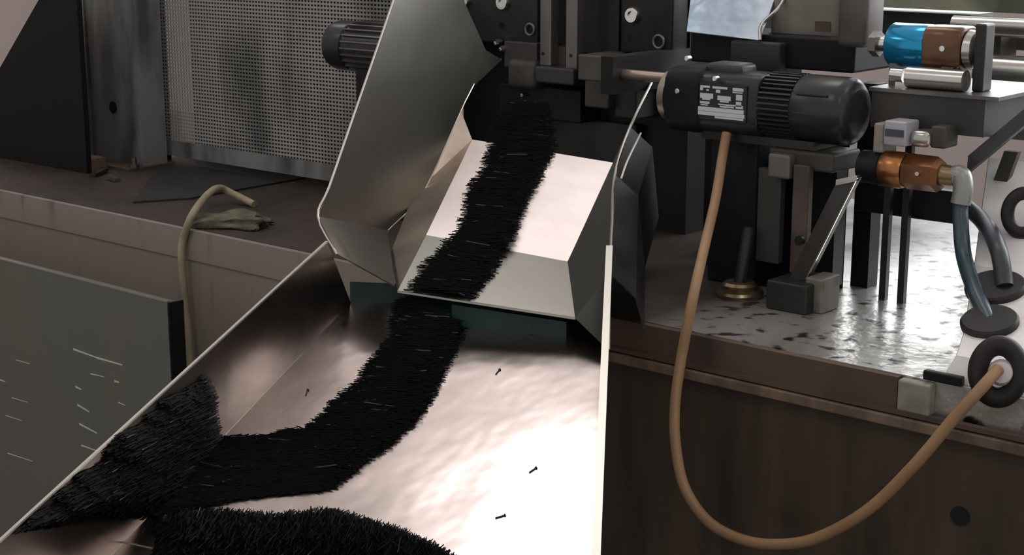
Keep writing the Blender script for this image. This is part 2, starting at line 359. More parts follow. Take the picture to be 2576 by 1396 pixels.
wl = [bk(PG(1150, 255)), bk(PG(1040, 490)), bk(gR[-1].lerp(foot[-1], .45))]
MB().grid([[topL, wl[0]], [benL, wl[1]], [lipL, wl[2]]]).build('side_panel', mat('brown_sheet', (.55, .47, .40), .3, 1.0, (.30, .24, .19), 9), ch, False, 0.0015)
# green carrier added under the chute for its teal reflection; ties it to the bed
cg = MB(); a = lipL.lerp(lipR, .30)-UPZ*.012; b = lipL.lerp(lipR, .95)-UPZ*.012
cg.poly([a+T0*.02, b+T0*.02, b+T0*.02-UPZ*.03, a+T0*.02-UPZ*.03], T0*.01)
for s_ in (.25, .9):
    p = topL.lerp(topR, s_)-UPZ*.004; cg.obox(p, Vector((p.x, p.y, BED)), TR*.012, T0*.012)
    s2 = s_*.8+.06; cg.obox(lipL.lerp(lipR, s2)-UPZ*.030+T0*.02, benL.lerp(benR, s2)-UPZ*.030, TR*.008, UPZ*.004); cg.obox(benL.lerp(benR, s2)-UPZ*.030, topL.lerp(topR, s2)-UPZ*.030, TR*.008, UPZ*.004)
cg.build('carrier', 'green', ch)

# ================================================================== black pins
upN = (topR-topL).cross(benL-topL); upN = upN.normalized(); upN = upN if upN.z > 0 else -upN
lpN = (benR-benL).cross(lipL-benL).normalized(); lpN = lpN if lpN.z > 0 else -lpN
def surf(x, y):
    """point and normal of the metal under this pixel"""
    ub = 592 + (x-1072)*0.188; lb = 733 + (x-1000)*0.152
    if y < ub: return PPL(x, y, benL, upN), upN
    if y < lb: return PPL(x, y, lipL, lpN), lpN
    if y > 890 and x < 757 - (y-890)*0.947:       # piled against the upright left side panel
        n = wn if wn.dot(TR) > 0 else -wn
        return PPL(x, y, cA, n), n
    return PF(x, y), FN
def rough_edge(poly, amp):
    out = []
    for i, a in enumerate(poly):
        b = poly[(i+1) % len(poly)]; k = max(1, int(math.hypot(b[0]-a[0], b[1]-a[1])/24))
        for j in range(k):
            t = j/k; f = 1.0 if (b[1] <= a[1]) else 0.3      # the left border runs upwards in the list and is the ragged one
            out.append((a[0]+(b[0]-a[0])*t + random.uniform(-amp, amp)*f*(j > 0), a[1]+(b[1]-a[1])*t + random.uniform(-amp, amp)*.5*f*(j > 0)))
    return out
stream = [(1290, 262), (1385, 262), (1402, 375), (1345, 480), (1310, 560), (1285, 620), (1240, 700), (1180, 765), (1165, 850), (1140, 905), (1100, 980), (1060, 1050), (1000, 1110), (900, 1190), (835, 1235), (600, 1262), (420, 1300), (250, 1305), (40, 1340), (370, 1040), (510, 940), (540, 1000), (550, 1108), (760, 1085), (830, 1040), (915, 960), (940, 910), (990, 850), (1000, 790), (1040, 720), (1110, 640), (1130, 610), (1175, 540), (1185, 470), (1225, 400), (1240, 370)]
stream = rough_edge(stream, 15)
heap = [(385, 1440), (395, 1310), (480, 1296), (600, 1294), (700, 1304), (830, 1286), (1000, 1334), (1130, 1392), (1190, 1440)]
heap = rough_edge(heap, 9)
def inside(poly, x, y):
    c = False; n = len(poly)
    for i in range(n):
        x1, y1 = poly[i]; x2, y2 = poly[(i+1) % n]
        if (y1 > y) != (y2 > y) and x < (x2-x1)*(y-y1)/(y2-y1)+x1: c = not c
    return c
def edge_dist(poly, x, y):
    best = 1e9; n = len(poly)
    for i in range(n):
        x1, y1 = poly[i]; x2, y2 = poly[(i+1) % n]; dx, dy = x2-x1, y2-y1
        t = max(0, min(1, ((x-x1)*dx+(y-y1)*dy)/(dx*dx+dy*dy))); best = min(best, math.hypot(x-x1-t*dx, y-y1-t*dy))
    return best
def pins(name, poly, label, n, hmax, ang, step, ln_):
    V = []; Fc = []
    xs = [p[0] for p in poly]; ys = [p[1] for p in poly]; idx = {}
    hgt = lambda x, y: hmax*min(1, edge_dist(poly, x, y)/70.0)**.7
    x0, x1, y0, y1 = int(min(xs)), int(max(xs)), int(min(ys)), int(max(ys))
    for i, x in enumerate(range(x0, x1+step, step)):           # the packed bed beneath the loose pins
        for j, y in enumerate(range(y0, y1+step, step)):
            if inside(poly, x, y):
                p, nn = surf(x, y); idx[(i, j)] = len(V); V.append(p + nn*(0.0015 + hgt(x, y)*0.8))
    for (i, j), a in idx.items():
        k = [idx.get(q) for q in ((i+1, j), (i+1, j+1), (i, j+1))]
        if None not in k and max((V[q]-V[a]).length for q in k) < 0.05: Fc.append((a, *k))
    made = 0
    while made < n:
        x = random.uniform(x0, x1); y = random.uniform(y0, y1)
        if not inside(poly, x, y): continue
        made += 1
        p, nn = surf(x, y); h = hgt(x, y); L = random.uniform(*ln_)
        # pins lie across the run
        g = ang(x, y); d = (TR*math.cos(g) + T0*math.sin(g)); d = (d - nn*d.dot(nn)).normalized()
        d = (d + nn*random.gauss(0, .07)).normalized()
        if not inside(poly, x+34, y): L *= 0.28
        elif edge_dist(poly, x, y) < 26: L *= 0.62
        c = p + nn*(0.002 + h*random.uniform(.75, 1.12)); t = 0.00062
        s1 = d.cross(nn).normalized()*t; s2 = nn*t
        a = c-d*L/2; b = c+d*L/2; k = len(V)
        V += [a+s2, a-s1*.87-s2*.5, a+s1*.87-s2*.5, b+s2, b-s1*.87-s2*.5, b+s1*.87-s2*.5]
        Fc += [(k, k+1, k+4, k+3), (k+1, k+2, k+5, k+4), (k+2, k, k+3, k+5), (k, k+2, k+1), (k+3, k+4, k+5)]
    me = bpy.data.meshes.new(name); me.from_pydata([tuple(v) for v in V], [], Fc); me.update()
    o = link(name, me, 'pin'); me.materials.append(S['glint'])
    npin = 5*n; nf = len(Fc); idxs = np.zeros(nf, dtype=np.int32); pick = np.repeat(rng.random(n) < 0.012, 5); idxs[nf-npin:] = pick
    me.polygons.foreach_set('material_index', idxs); return tag(o, label, 'pins', kind='stuff')
pins('pin_stream', stream, 'stream of thin black pins sliding down the chute and curving across the tray', 15000, 0.016, lambda x, y: random.gauss(-0.05, .16) + (0.5 if y > 1000 and x < 800 else 0)*random.random(), 8, (.022, .042))
pins('pin_heap', heap, 'heap of thin black pins in the tray at the bottom edge', 5000, 0.014, lambda x, y: random.gauss(1.45, .35), 8, (.02, .04))
stray = [((1258, 1302), .5, 'single dark pin lying on the brightest lower part of the tray floor'), ((1252, 938), 1.2, 'single dark pin on the tray floor below the chute lip'), ((1340, 1185), .9, 'single dark pin on the tray floor close to the right side panel'), ((772, 990), 1.5, 'single bright-tipped pin in the left half of the tray beside the stream')]
for (x, y), g, lab in stray:
    p = PF(x, y) + FN*0.0014; d = TR*math.cos(g)+T0*math.sin(g); d = (d-FN*d.dot(FN)).normalized()
    b = MB(); b.cyl(p-d*.0055, p+d*.0055, .0009, 8); b.lathe(p+d*.0055, d, [(0, .0018), (.001, .0018)], 10)
    tag(b.build('stray_pin', 'dark'), lab, 'pin', 'stray pins on the tray')

# ================================================================== left: scratched board in front of the bed
YB = 1.50
tl = PY(0, 650, YB); tr = PY(420, 758, YB); zb = tr.z
bo = thing('scratched_board', 'grey-green scratched steel board standing in front of the bed at the left', 'board')
MB().box(-3.3, tr.x, YB, YB+0.016, 0.0, zb-.002).build('panel', 'board', bo)
MB().box(-3.3, tr.x, YB-.0006, YB+0.006, zb-.002, zb).build('top_edge', 'rim', bo)
MB().box(tr.x, tr.x+.003, YB+.001, YB+0.030, 0, zb-.003).build('side_edge', 'black', bo)
scm = mat('bare_metal_scrape', (0.62, 0.62, 0.57), .5, .2)
for (x, y, x2, y2, w_) in [(185, 878, 245, 900, 5), (245, 900, 308, 918, 5), (228, 940, 262, 948, 3), (288, 958, 300, 962, 5), (190, 972, 205, 980, 5), (195, 1018, 225, 1036, 5), (298, 1012, 316, 1020, 3), (200, 1066, 245, 1090, 5), (205, 1120, 250, 1136, 4), (0, 955, 14, 960, 4), (20, 1140, 82, 1160, 2.5), (40, 905, 75, 915, 2), (30, 1000, 70, 1012, 2), (15, 1045, 55, 1058, 2)]:
    a, b = PY(x, y, YB), PY(x2, y2, YB); k = scale_px(a)*w_/2
    MB().poly([a-UPZ*k, b-UPZ*k*.6, b+UPZ*k*.6, a+UPZ*k], (0, -.0006, 0)).build('scrape_mark', scm, bo)

# ================================================================== left: post, mesh guard, dark plate
po = thing('guard_post', 'grey zinc channel post left of the wire mesh guard', 'post')
YP = 2.07
xl, xr = PY(222, 200, YP).x, PY(352, 200, YP).x
MB().box(xl, xr, YP, YP+.006, BED+.006, 1.9).build('web', 'post', po)
MB().box(xr-.004, xr+.002, YP-.004, YP+.06, BED+.006, 1.9).build('flange', 'post', po)
MB().box(xl-.002, xl+.004, YP-.004, YP+.06, BED+.006, 1.9).build('flange', 'post', po)
c = PY(285, 270, YP); MB().cyl(c-YA*.0012, c+YA*.003, .0135).build('bolt_hole', 'black', po)
MB().box(xl-.03, xr+.015, YP-.05, YP+.07, BED, BED+.006).build('foot_plate', 'rust', po)
c = PY(345, 372, YP-.02); MB().lathe(Vector((c.x, YP-.03, BED+.006)), UPZ, [(0, .012), (.008, .012), (.008, .006), (.022, .006)], 6).build('bolt', 'gunmetal', po)
me_ = thing('mesh_guard', 'grey wire mesh guard panel behind the chute at the left', 'guard')
YM = 2.15
x0, x1 = PY(398, 150, YM).x, -2.09; z0, z1 = PY(600, 392, YM).z, BED+.62
k = scale_px(PY(700, 200, YM)); pitch_z = k*9.4*1.02; pitch_x = 0.0094
wz = MB(); z = z0
while z < z1: wz.box(x0, x1, YM-.0008, YM+.0008, z, z+pitch_z*.50); z += pitch_z
wx = MB(); x = x0
while x < x1: wx.box(x, x+pitch_x*.40, YM+.0005, YM+.002, z0, z1); x += pitch_x
tag(wz.build('cross_wire', 'wire', me_), kind='stuff'); tag(wx.build('upright_wire', 'wire', me_), kind='stuff')
MB().box(x0-.01, x1, YM-.003, YM+.004, z0-.022, z0+.012).build('bottom_rail', 'post', me_)
MB().box(x0-.018, x0+.004, YM-.004, YM+.02, BED, z1).build('side_rail', 'dark', me_)
MB().box(x1-.01, x1+.01, YM-.004, YM+.02, BED, z1).build('side_rail', 'dark', me_)
MB().box(x0-.01, x1, YM+.10, YM+.105, BED, z1).build('dark_backing', 'dark', me_)
# dark sloped plate in the corner
YD = PZ(60, 408).y
xe = PY(205, 200, YD).x; d0, d1 = PY(0, 170, YD), PY(97, 0, YD); sl_ = d1-d0
dp = [d0 + sl_*((BED-d0.z)/sl_.z), d0 + sl_*((xe-d0.x)/sl_.x), Vector((xe, YD, BED))]
dpl = thing('sloped_plate', 'dark steel plate with a sloping edge behind the zinc post', 'plate')
MB().poly(dp, (0, .012, 0)).build('plate', mat('soot_black', (.007, .007, .0075), .55, spec=.2), dpl)
MB().box(dp[0].x, dp[-1].x, YD+.012, YD+.05, BED, BED+.03).build('foot_rail', 'rust', dpl)
# left motor end peeping past the guard plate
lm = thing('belt_motor', 'round black motor end half hidden behind the grey guard plate', 'motor')
ym = 2.02; c = PY(848, 112, ym); r_ = scale_px(c)*62
MB().lathe(c, XA, [(0, r_*.80), (.004, r_*.94), (.014, r_), (.05, r_), (.052, r_*.93), (.20, r_*.93)], 36).build('end_cover', 'black2', lm, True)
fm = MB()
for i in range(24):
    g = 2*math.pi*i/24; d = Vector((0, math.sin(g), math.cos(g))); fm.obox(c+XA*.055+d*r_*.95, c+XA*.19+d*r_*.95, d.cross(XA)*.0012, d*.004)
fm.build('cooling_fins', 'gunmetal', lm)
MB().box(c.x+.08, c.x+.16, ym-.03, ym+.03, BED, c.z-r_*.8).build('foot', 'black', lm)
# loose plate widened to take in the shadow below the guard, rag, cable on the bed
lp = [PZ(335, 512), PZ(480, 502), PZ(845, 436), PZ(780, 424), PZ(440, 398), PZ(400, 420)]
tag(MB().poly(lp, (0, 0, .004)).build('plate_and_shadow', mat('plate_shade_green', (.022, .025, .021), .6, 0, (.014, .015, .013), 8)), 'thin dark plate on the bed, widened over the shadow below the mesh guard', 'plate')
rg = MB(); base = PZ(560, 560)
r = bmesh.ops.create_icosphere(rg.bm, subdivisions=4, radius=1)
for v in r['verts']:
    n = v.co.copy(); k = 1+.22*math.sin(5*n.x+3*n.y)+.16*math.sin(9*n.y-4*n.x+2*n.z); v.co = Vector((n.x*.075*k, n.y*.048*k, max(0, n.z*.016*k+.006)))
    v.co = Matrix.Rotation(.4, 3, 'Z') @ v.co + base + XA*.035
tag(rg.build('oily_rag', 'rag', None, True), 'crumpled oily greenish rag on the bed under the cream cable', 'rag')
cc = MB(); b0 = PZ(640, 522); pts = [b0+UPZ*.006, PZ(590, 512)+UPZ*.018, PZ(545, 520)+UPZ*.035]
pts += [PY(490, 548, YF+.01)+UPZ*.012, PY(460, 606, YF-.008), PY(457, 660, YF-.012), PY(466, 760, YF-.012), PY(478, 900, YF-.012), PY(486, 1080, YF-.012), PY(486, 1300, YF-.012)]
tag(cc.tube(pts, .0068, 12, 8).build('power_cable', 'cream', None, True), 'cream power cable bent over the bed edge and hanging down its grey front', 'cable')
for i, (x, y, s_) in enumerate([(150, 412, .03), (205, 425, .022), (250, 440, .034), (285, 455, .02)]):
    p = PZ(x, y); a = .3+i*.9; d = Vector((math.cos(a), math.sin(a), 0)); 
    tag(MB().obox(p-d*s_+UPZ*.004, p+d*s_+UPZ*.007, d.cross(UPZ)*.007, UPZ*.0035).build('metal_offcut', ['gunmetal', 'rust', 'dark', 'gunmetal'][i]), ['long grey metal offcut on the bed by the sloped plate', 'small rusty offcut on the bed left of the post foot', 'dark metal offcut lying against the post foot', 'short grey offcut in front of the post foot'][i], 'offcut', 'offcuts on the bed')

# ================================================================== machine head
YH = 2.20
hd = thing('pin_press', 'black press machine with bolts and two guide bars above the chute', 'machine')
xa, xb = PY(1120, 150, YH).x, PY(1692, 150, YH).x
MB().box(xa, xb, YH+.05, YH+.42, BED, BED+.62).build('body', 'black', hd)
ybox(MB(), 1150, -160, 1352, 108, YH, .05, .004).build('face_plate', mat('head_green_black', (0.017, 0.021, 0.021), .45, .2, (0.03, 0.036, 0.035), 12), hd, True)
ybox(MB(), 1560, -160, 1692, 138, YH, .05, .006).build('face_plate', 'dark', hd, True)
ybox(MB(), 1457, -160, 1558, 135, YH+.03, .03).build('back_plate', mat('head_brown_black', (0.022, 0.018, 0.018), .5), hd)
ybox(MB(), 1388, -160, 1424, 112, YH+.03, .03).build('back_plate', 'black', hd)
ybox(MB(), 1358, -160, 1386, 166, YH-.03, .022, .002).build('guide_bar', 'gunmetal', hd)
ybox(MB(), 1423, -160, 1452, 182, YH-.03, .022, .002).build('guide_bar', 'gunmetal', hd)
for (x, y) in [(1366, 135), (1436, 140)]:
    c = PY(x, y, YH-.03); MB().cyl(c-YA*.001, c+YA*.002, .003).build('screw_hole', 'black', hd)
ybox(MB(), 1268, 106, 1350, 172, YH-.015, .06, .002).build('clamp_block', mat('block_purple', (0.07, 0.06, 0.062), .5, .3), hd)
ybox(MB(), 1384, 118, 1422, 176, YH-.01, .05).build('clamp_block', mat('block_brown', (0.075, 0.06, 0.05), .5, .3), hd)
ybox(MB(), 1345, 170, 1442, 212, YH-.045, .09, .004).build('die_bar', mat('die_blue', (0.045, 0.045, 0.052), .45, .3), hd)
ybox(MB(), 1272, 150, 1345, 225, YH-.03, .07, .012).build('die_shoe', 'olive', hd, True)
ybox(MB(), 1453, 140, 1543, 205, YH-.06, .10, .003).build('tool_block', mat('tool_olive', (0.13, 0.12, 0.10), .5, .25, (.09, .083, .07), 10), hd)
ybox(MB(), 1470, 200, 1530, 272, YH-.058, .10, .003).build('tool_block', 'olive', hd)
ybox(MB(), 1255, 218, 1460, 300, YH-.005, .06, .003).build('apron', 'black', hd)
ybox(MB(), 1255, 296, 1600, 420, YH+.03, .03, .003).build('apron', 'dark', hd)
def bolt(x, y, Y, rp, name='bolt', m_='chrome', seg=24):
    c = PY(x, y, Y); k = scale_px(c)*rp
    b = MB(); b.lathe(c, -YA, [(-.004, k*1.0), (.006, k), (.009, k*.85), (.009, k*.5), (.005, k*.45), (.005, 0)], seg); return b.build(name, m_, hd, True)
bolt(1268, 6, YH, 20); bolt(1175, 2, YH, 13); bolt(1594, 38, YH, 21); bolt(1254, 107, YH-.01, 9); bolt(1267, 122, YH-.015, 8); bolt(1566, 171, YH-.03, 13); bolt(1580, 168, YH-.03, 8); bolt(1566, 248, YH-.03, 9); bolt(1320, 238, YH-.01, 5)
for (x, y, rp) in [(1335, 74, 17), (1659, 105, 19)]:
    c = PY(x, y, YH); k = scale_px(c); MB().torus(c-YA*.002, YA, k*(rp-3), k*4, 32, 8).build('bushing', 'gunmetal', hd, True)
    MB().cyl(c-YA*.001, c+YA*.001, k*(rp-5)).build('bore', 'black', hd)
for (x, y) in [(1262, 64), (1578, 96)]:
    c = PY(x, y, YH); MB().cyl(c-YA*.001, c+YA*.001, scale_px(c)*8).build('bore', 'black', hd)
c0 = PY(1568, 190, 2.0+.02); c1 = PY(1690, 202, 2.0+.02)
ybox(MB(), 1545, 150, 1600, 300, YH-.04, .09, .004).build('shaft_bearing', 'dark', hd)
rp = scale_px(c0)*14; cz = (PY(1600, 190, 2.06).z)
MB().lathe((PY(1552, 190, 2.06).x, 2.06, cz), XA, [(0, rp), (.10, rp), (.10, rp*1.3), (.13, rp*1.3), (.13, rp), (.2, rp)], 24).build('drive_shaft', mat('pink_steel', (.62, .50, .46), .3, .9), hd, True)
MB().box(PY(1552, 190, 2.06).x-.01, PY(1552, 190, 2.06).x+.015, 2.03, YH+.06, cz-.03, cz+.03).build('shaft_bearing', 'dark', hd)

# ================================================================== geared motor on its stand
YG = 2.0
gm = thing('geared_motor', 'black geared motor with a white-printed nameplate lying on a stand', 'motor')
def gx(x, y=250): return PY(x, y, YG).x
gz = PY(1930, 262, YG).z; R0 = 0.0485
AX = XA
def gl(prof, seg=40, sq=0.0): return MB().lathe((0, YG, gz), XA, prof, seg, sq)
gl([(gx(1682), R0*.55), (gx(1688), R0*.80), (gx(1704), R0*.82), (gx(1708), R0*.6), (gx(1716), R0*.55)]).build('shaft_flange', mat('flange_steel', (.40, .35, .30), .32, .8), gm, True)
gl([(gx(1712), R0*.7), (gx(1716), R0*.98), (gx(1728), R0*1.02), (gx(1795), R0*1.02), (gx(1800), R0*.95)], 40, 4).build('gearbox', 'black', gm, True)
gl([(gx(1796), R0*.90), (gx(1800), R0*.93), (gx(1944), R0*.93), (gx(1946), R0*.9)], 40, 5).build('housing', 'black2', gm, True)
gl([(gx(1944), R0*.90), (gx(2030), R0*.90)]).build('stator', 'black', gm, True)
fm = MB()
for i in range(40):
    g = 2*math.pi*i/40; d = Vector((0, math.sin(g), math.cos(g))); fm.obox(Vector((gx(1948), YG, gz))+d*R0*.93, Vector((gx(2028), YG, gz))+d*R0*.93, d.cross(XA)*.0013, d*.0042)
fm.build('cooling_fins', mat('fin_grey', (.05, .048, .048), .35, .5), gm)
gl([(gx(2026), R0*.97), (gx(2030), R0*1.0), (gx(2132), R0*1.0), (gx(2148), R0*.96), (gx(2158), R0*.82), (gx(2162), R0*.5), (gx(2163), 0)]).build('fan_cover', 'black2', gm, True)
fr_ = MB()
for s_ in (-.55, -.25, .05): fr_.box(gx(2040), gx(2120), YG-R0*1.0+ (.004 if s_ < 0 else .0), YG-R0*.6, gz-R0*s_*.9, gz-R0*s_*.9+.002)
# nameplate: black plate with rows of white print
yn = YG-R0*.945
npx0, npx1 = gx(1806), gx(1916)
zt, zb_ = PY(1860, 222, yn).z, PY(1860, 303, yn).z
npl = MB().box(npx0-.002, npx1+.004, yn-.0012, yn+.003, zb_-.003, zt+.004).build('nameplate', 'plate_blk', gm)
pr = MB(); W = npx1-npx0; Hh = zt-zb_
for (u0, u1, v0, v1) in [(0, .06, .84, 1), (.06, .22, .93, 1), (.14, .2, .84, .89), (.28, .62, .93, 1), (.36, .46, .80, .90), (.74, .98, .90, 1), (.74, .96, .84, .88), (0, .30, .60, .76), (.05, .24, .55, .60), (.40, .70, .58, .72), (.46, .66, .52, .57), (.82, .96, .62, .80), (.82, .94, .48, .58), (.0, .22, .43, .50), (.02, .18, .37, .41), (.42, .95, .43, .47), (.46, .78, .36, .41), (-.04, 1.0, .20, .33), (-.04, 1.02, .07, .19), (.35, 1.0, 0.0, .06), (.82, .98, .36, .46)]:
    pr.box(npx0+u0*W, npx0+u1*W, yn-.0018, yn-.0011, zb_+v0*Hh, zb_+v1*Hh)
pr.build('white_print', 'print', npl)
for (x, y) in [(1731, 147), (1707, 229), (1801, 198)]:
    c = PY(x, y, YG-R0*1.0); MB().lathe(c+YA*.004, -YA, [(0, .0042), (.008, .0042), (.009, .003), (.009, 0)], 12).build('bolt', 'chrome', gm, True)
ybox(MB(), 1770, 160, 1862, 200, YG-.02, .05, .008).build('terminal_box', mat('terminal_slate', (.03, .033, .04), .4, .1), gm, True)
fr_.build('cover_ridges', 'black2', gm)

st = thing('motor_stand', 'dark steel stand with an angled bar holding the geared motor', 'stand')
zm = gz-R0*.9
MB().box(gx(1795), gx(2080), YG-.03, YG+.06, zm-.012, zm).build('seat_plate', 'dark', st)
f0, f1 = PZ(1790, 700), PZ(1935, 730)
MB().box(gx(1800), gx(1920), YG-.01, YG+.05, BED, zm-.012, .003).build('column', 'black', st)
ybox(MB(), 1905, 425, 1962, 660, YG-.035, .012).build('web_plate', mat('web_dark', (.06, .058, .052), .5, .3), st)
ybox(MB(), 1990, 415, 2030, 690, YG-.05, .014, .002).build('web_plate', mat('web_brown', (.13, .105, .09), .5, .2, (.07, .055, .045), 14), st)
ybox(MB(), 2040, 400, 2100, 720, YG+.02, .03).build('back_column', 'black', st)
ybox(MB(), 1932, 380, 2095, 428, YG-.04, .08, .004).build('cross_block', 'olive', st)
ybox(MB(), 1930, 388, 1985, 450, YG-.055, .02, .004).build('clamp_lug', mat('lug_grey', (.16, .145, .13), .45, .4), st)
ybox(MB(), 1770, 345, 2125, 700, YG+.075, .006).build('dark_backing', 'black', st)  # added black sheet, stands for the darkness beneath the motor and blocks reflections
yb_ = YG-.075
a, b = PY(2136, 452, yb_), PY(2010, 705, yb_+.01); wv = Vector((1, 0, .30)).normalized()*.0165
MB().obox(a, b, wv, YA*.006).build('angled_bar', mat('bar_grey', (.085, .083, .083), .42, .4, (.06, .055, .05), 9), st)
ed = MB(); ed.obox(a+wv*.97-YA*.0068, b+wv*.97-YA*.0068, wv.normalized()*.0012, YA*.0012); ed.obox(a-wv-YA*.004, a+wv-YA*.004, Vector((0, 0, .004)), YA*.004)
ed.build('worn_edge', 'chrome', st)
c = PY(2012, 605, yb_-.004); MB().cyl(c-YA*.003, c+YA*.003, .007).build('screw_hole', 'black', st)
fb0 = PZ(1950, 770); fb1 = PZ(2040, 790)
MB().box(fb0.x-.004, fb0.x+.062, fb0.y-.02, fb0.y+.07, BED, BED+.042, .003).build('foot_block', mat('foot_dark', (.022, .026, .023), .45, .1), st)
MB().box(fb0.x+.047, fb0.x+.075, fb0.y+.00, fb0.y+.05, BED, BED+.050, .003).build('foot_block', mat('foot_pale', (.26, .25, .22), .5, .2, (.15, .14, .12), 20), st)
fc = PZ(1860, 745); pr_ = [(0, .034), (.006, .036), (.010, .034), (.012, .024), (.018, .026), (.022, .022), (.022, .010)]
MB().lathe((fc.x, fc.y, BED), UPZ, pr_, 32).build('levelling_foot', mat('oily_brass', (.34, .26, .17), .25, .8, (.12, .085, .05), 30), st, True)
MB().cyl((fc.x, fc.y, BED+.02), (fc.x, fc.y+.02, BED+.10), .009).build('levelling_screw', 'dark', st)

# tan cord from the motor, sagging in front of the bed
tc = [PY(1828, 335, YG-.044), PY(1818, 390, 1.94), PY(1800, 500, 1.88), PY(1770, 630, 1.79), PY(1743, 750, 1.698), PY(1714, 900, 1.680), PY(1698, 1020, 1.66), PY(1700, 1120, 1.645), PY(1722, 1225, 1.635), PY(1780, 1310, 1.63), PY(1860, 1355, 1.63), PY(1945, 1369, 1.63), PY(2050, 1355, 1.63), PY(2180, 1285, 1.635), PY(2300, 1170, 1.64), PY(2400, 1052, 1.65), PY(2470, 975, 1.67), PY(2512, 928, 1.70)]
tag(MB().tube(tc, .0072, 14, 8).build('wire_conduit', 'tan', None, True), 'tan cord looping from the motor down in front of the bed', 'cord')

# ================================================================== right: foil sheet and block over the motor
fs = thing('foil_cover', 'bright creased metal cover sheet above the geared motor', 'cover')
yf = 2.13
p = [PY(1728, 82, yf), PY(1912, 102, yf), PY(1925, 60, yf+.02), PY(1985, -30, yf+.06), PY(1990, -120, yf+.1), PY(1760, -120, yf+.1)]
MB().grid(quad([PY(1752, -120, yf+.14), PY(1990, -120, yf+.14), PY(1912, 102, yf), PY(1728, 80, yf)], None, 8, 8)).build('sheet', 'foil', fs, True, .002)
MB().tube([PY(1912, 102, yf-.002), PY(1916, 62, yf+.015), PY(1965, 10, yf+.05), PY(2000, -80, yf+.11)], .003, 8).build('bright_edge', 'chrome', fs)
ybox(MB(), 1935, -80, 2112, 104, yf+.06, .10, .012).build('end_box', 'beige', fs, True)
ybox(MB(), 2050, 54, 2088, 78, yf+.058, .01).build('slot', 'rust', fs)
ybox(MB(), 1735, 88, 2150, 170, yf+.02, .12, .004).build('carrier', 'black', fs)
ybox(MB(), 1835, 105, 1960, 180, yf, .03, .004).build('rib_block', mat('rib_green', (.02, .026, .024), .5), fs, True)
MB().box(PY(1800, 150, 2.2).x, PY(1930, 150, 2.2).x, 2.18, 2.26, BED, PY(1900, 150, 2.2).z).build('pedestal', 'black', fs)
ybox(MB(), 2105, -90, 2180, 120, 2.12, .06, .01).build('upright', mat('upright_grey', (.15, .135, .125), .45, .3, (.08, .07, .065), 8), fs, True)

# ================================================================== right: bench bracket with cylinder
br = thing('bracket_table', 'dark bracket table carrying the blue and brown cylinder', 'bracket')
yt = 2.02
xt0, xt1 = PY(2185, 235, yt).x, PY(2512, 255, yt).x; zt_ = PY(2350, 232, yt).z
MB().box(xt0, xt1, yt, yt+.20, zt_-.005, zt_).build('top_plate', 'gunmetal', br)
MB().box(xt0+.003, xt1-.02, yt+.004, yt+.18, PY(2350, 335, yt).z, zt_-.005).build('apron', mat('apron_grey', (.038, .040, .040), .5, .2, (.06, .055, .05), 8), br)
MB().box(PY(2152, 450, yt+.08).x, PY(2196, 450, yt+.08).x, yt+.08, yt+.11, BED, zt_-.005).build('leg', 'black', br)
for x_ in (2228, 2275):
    q = PY(x_, 560, yt+.03); MB().box(q.x-.005, q.x+.005, q.y, q.y+.01, BED, PY(2300, 330, yt).z).build('leg', 'dark', br)
ybox(MB(), 2150, 468, 2410, 548, yt+.06, .02, .003).build('lower_beam', 'black', br)
cy = thing('pneumatic_cylinder', 'blue and brown cylinder lying on the bracket table', 'cylinder')
yc = yt+.07; zc = PY(2345, 118, yc).z; rc = scale_px(PY(2345, 118, yc))*56
def cX(x): return PY(x, 118, yc).x
def cl_(prof, seg=32, sq=0.0): return MB().lathe((0, yc, zc), XA, prof, seg, sq)
cl_([(cX(2246), rc*.94), (cX(2250), rc), (cX(2342), rc), (cX(2345), rc*.95)]).build('blue_sleeve', 'blue', cy, True)
cl_([(cX(2345), rc*.98), (cX(2368), rc), (cX(2432), rc), (cX(2438), rc*.92)], 40, 4).build('brown_body', 'brown', cy, True)
cl_([(cX(2438), rc*.80), (cX(2440), rc*.86), (cX(2458), rc*.82), (cX(2468), rc*.62), (cX(2468), 0)]).build('end_cap', 'silver', cy, True)
cl_([(cX(2200), rc*.35), (cX(2246), rc*.35)]).build('piston_rod', 'chrome', cy, True)
cl_([(cX(2196), rc*.6), (cX(2214), rc*.6)], 6).build('rod_nut', 'gunmetal', cy)
c = PY(2371, 122, yc-rc); MB().cyl(c-YA*.002, c+YA*.006, .004, 12).build('screw', 'chrome', cy)
MB().box(cX(2265), cX(2282), yc-.03, yc+.03, zt_, zc-rc*.75).build('saddle', 'gunmetal', cy)
MB().box(cX(2395), cX(2425), yc-.03, yc+.03, zt_, zc-rc*.75).build('saddle', 'gunmetal', cy)
MB().lathe((0, yt+.035, zt_+.016), XA, [(PY(2244, 190, yt+.035).x, .010), (PY(2275, 190, yt+.035).x, .010)], 20).build('lug', 'chrome', cy, True)
tag(MB().lathe((0, yt+.030, zt_+.015), XA, [(PY(2285, 200, yt+.03).x, .015), (PY(2290, 200, yt+.03).x, .015), (PY(2430, 200, yt+.03).x, .015)], 24).build('steel_roller', 'silver', None, True), 'short silver roller on the bracket table below the brown cylinder', 'roller')
tag(ybox(MB(), 2448, 60, 2476, 232, yt+.04, .03, .003).build('stop_post', 'dark'), 'narrow dark post at the right end of the bracket table', 'post')

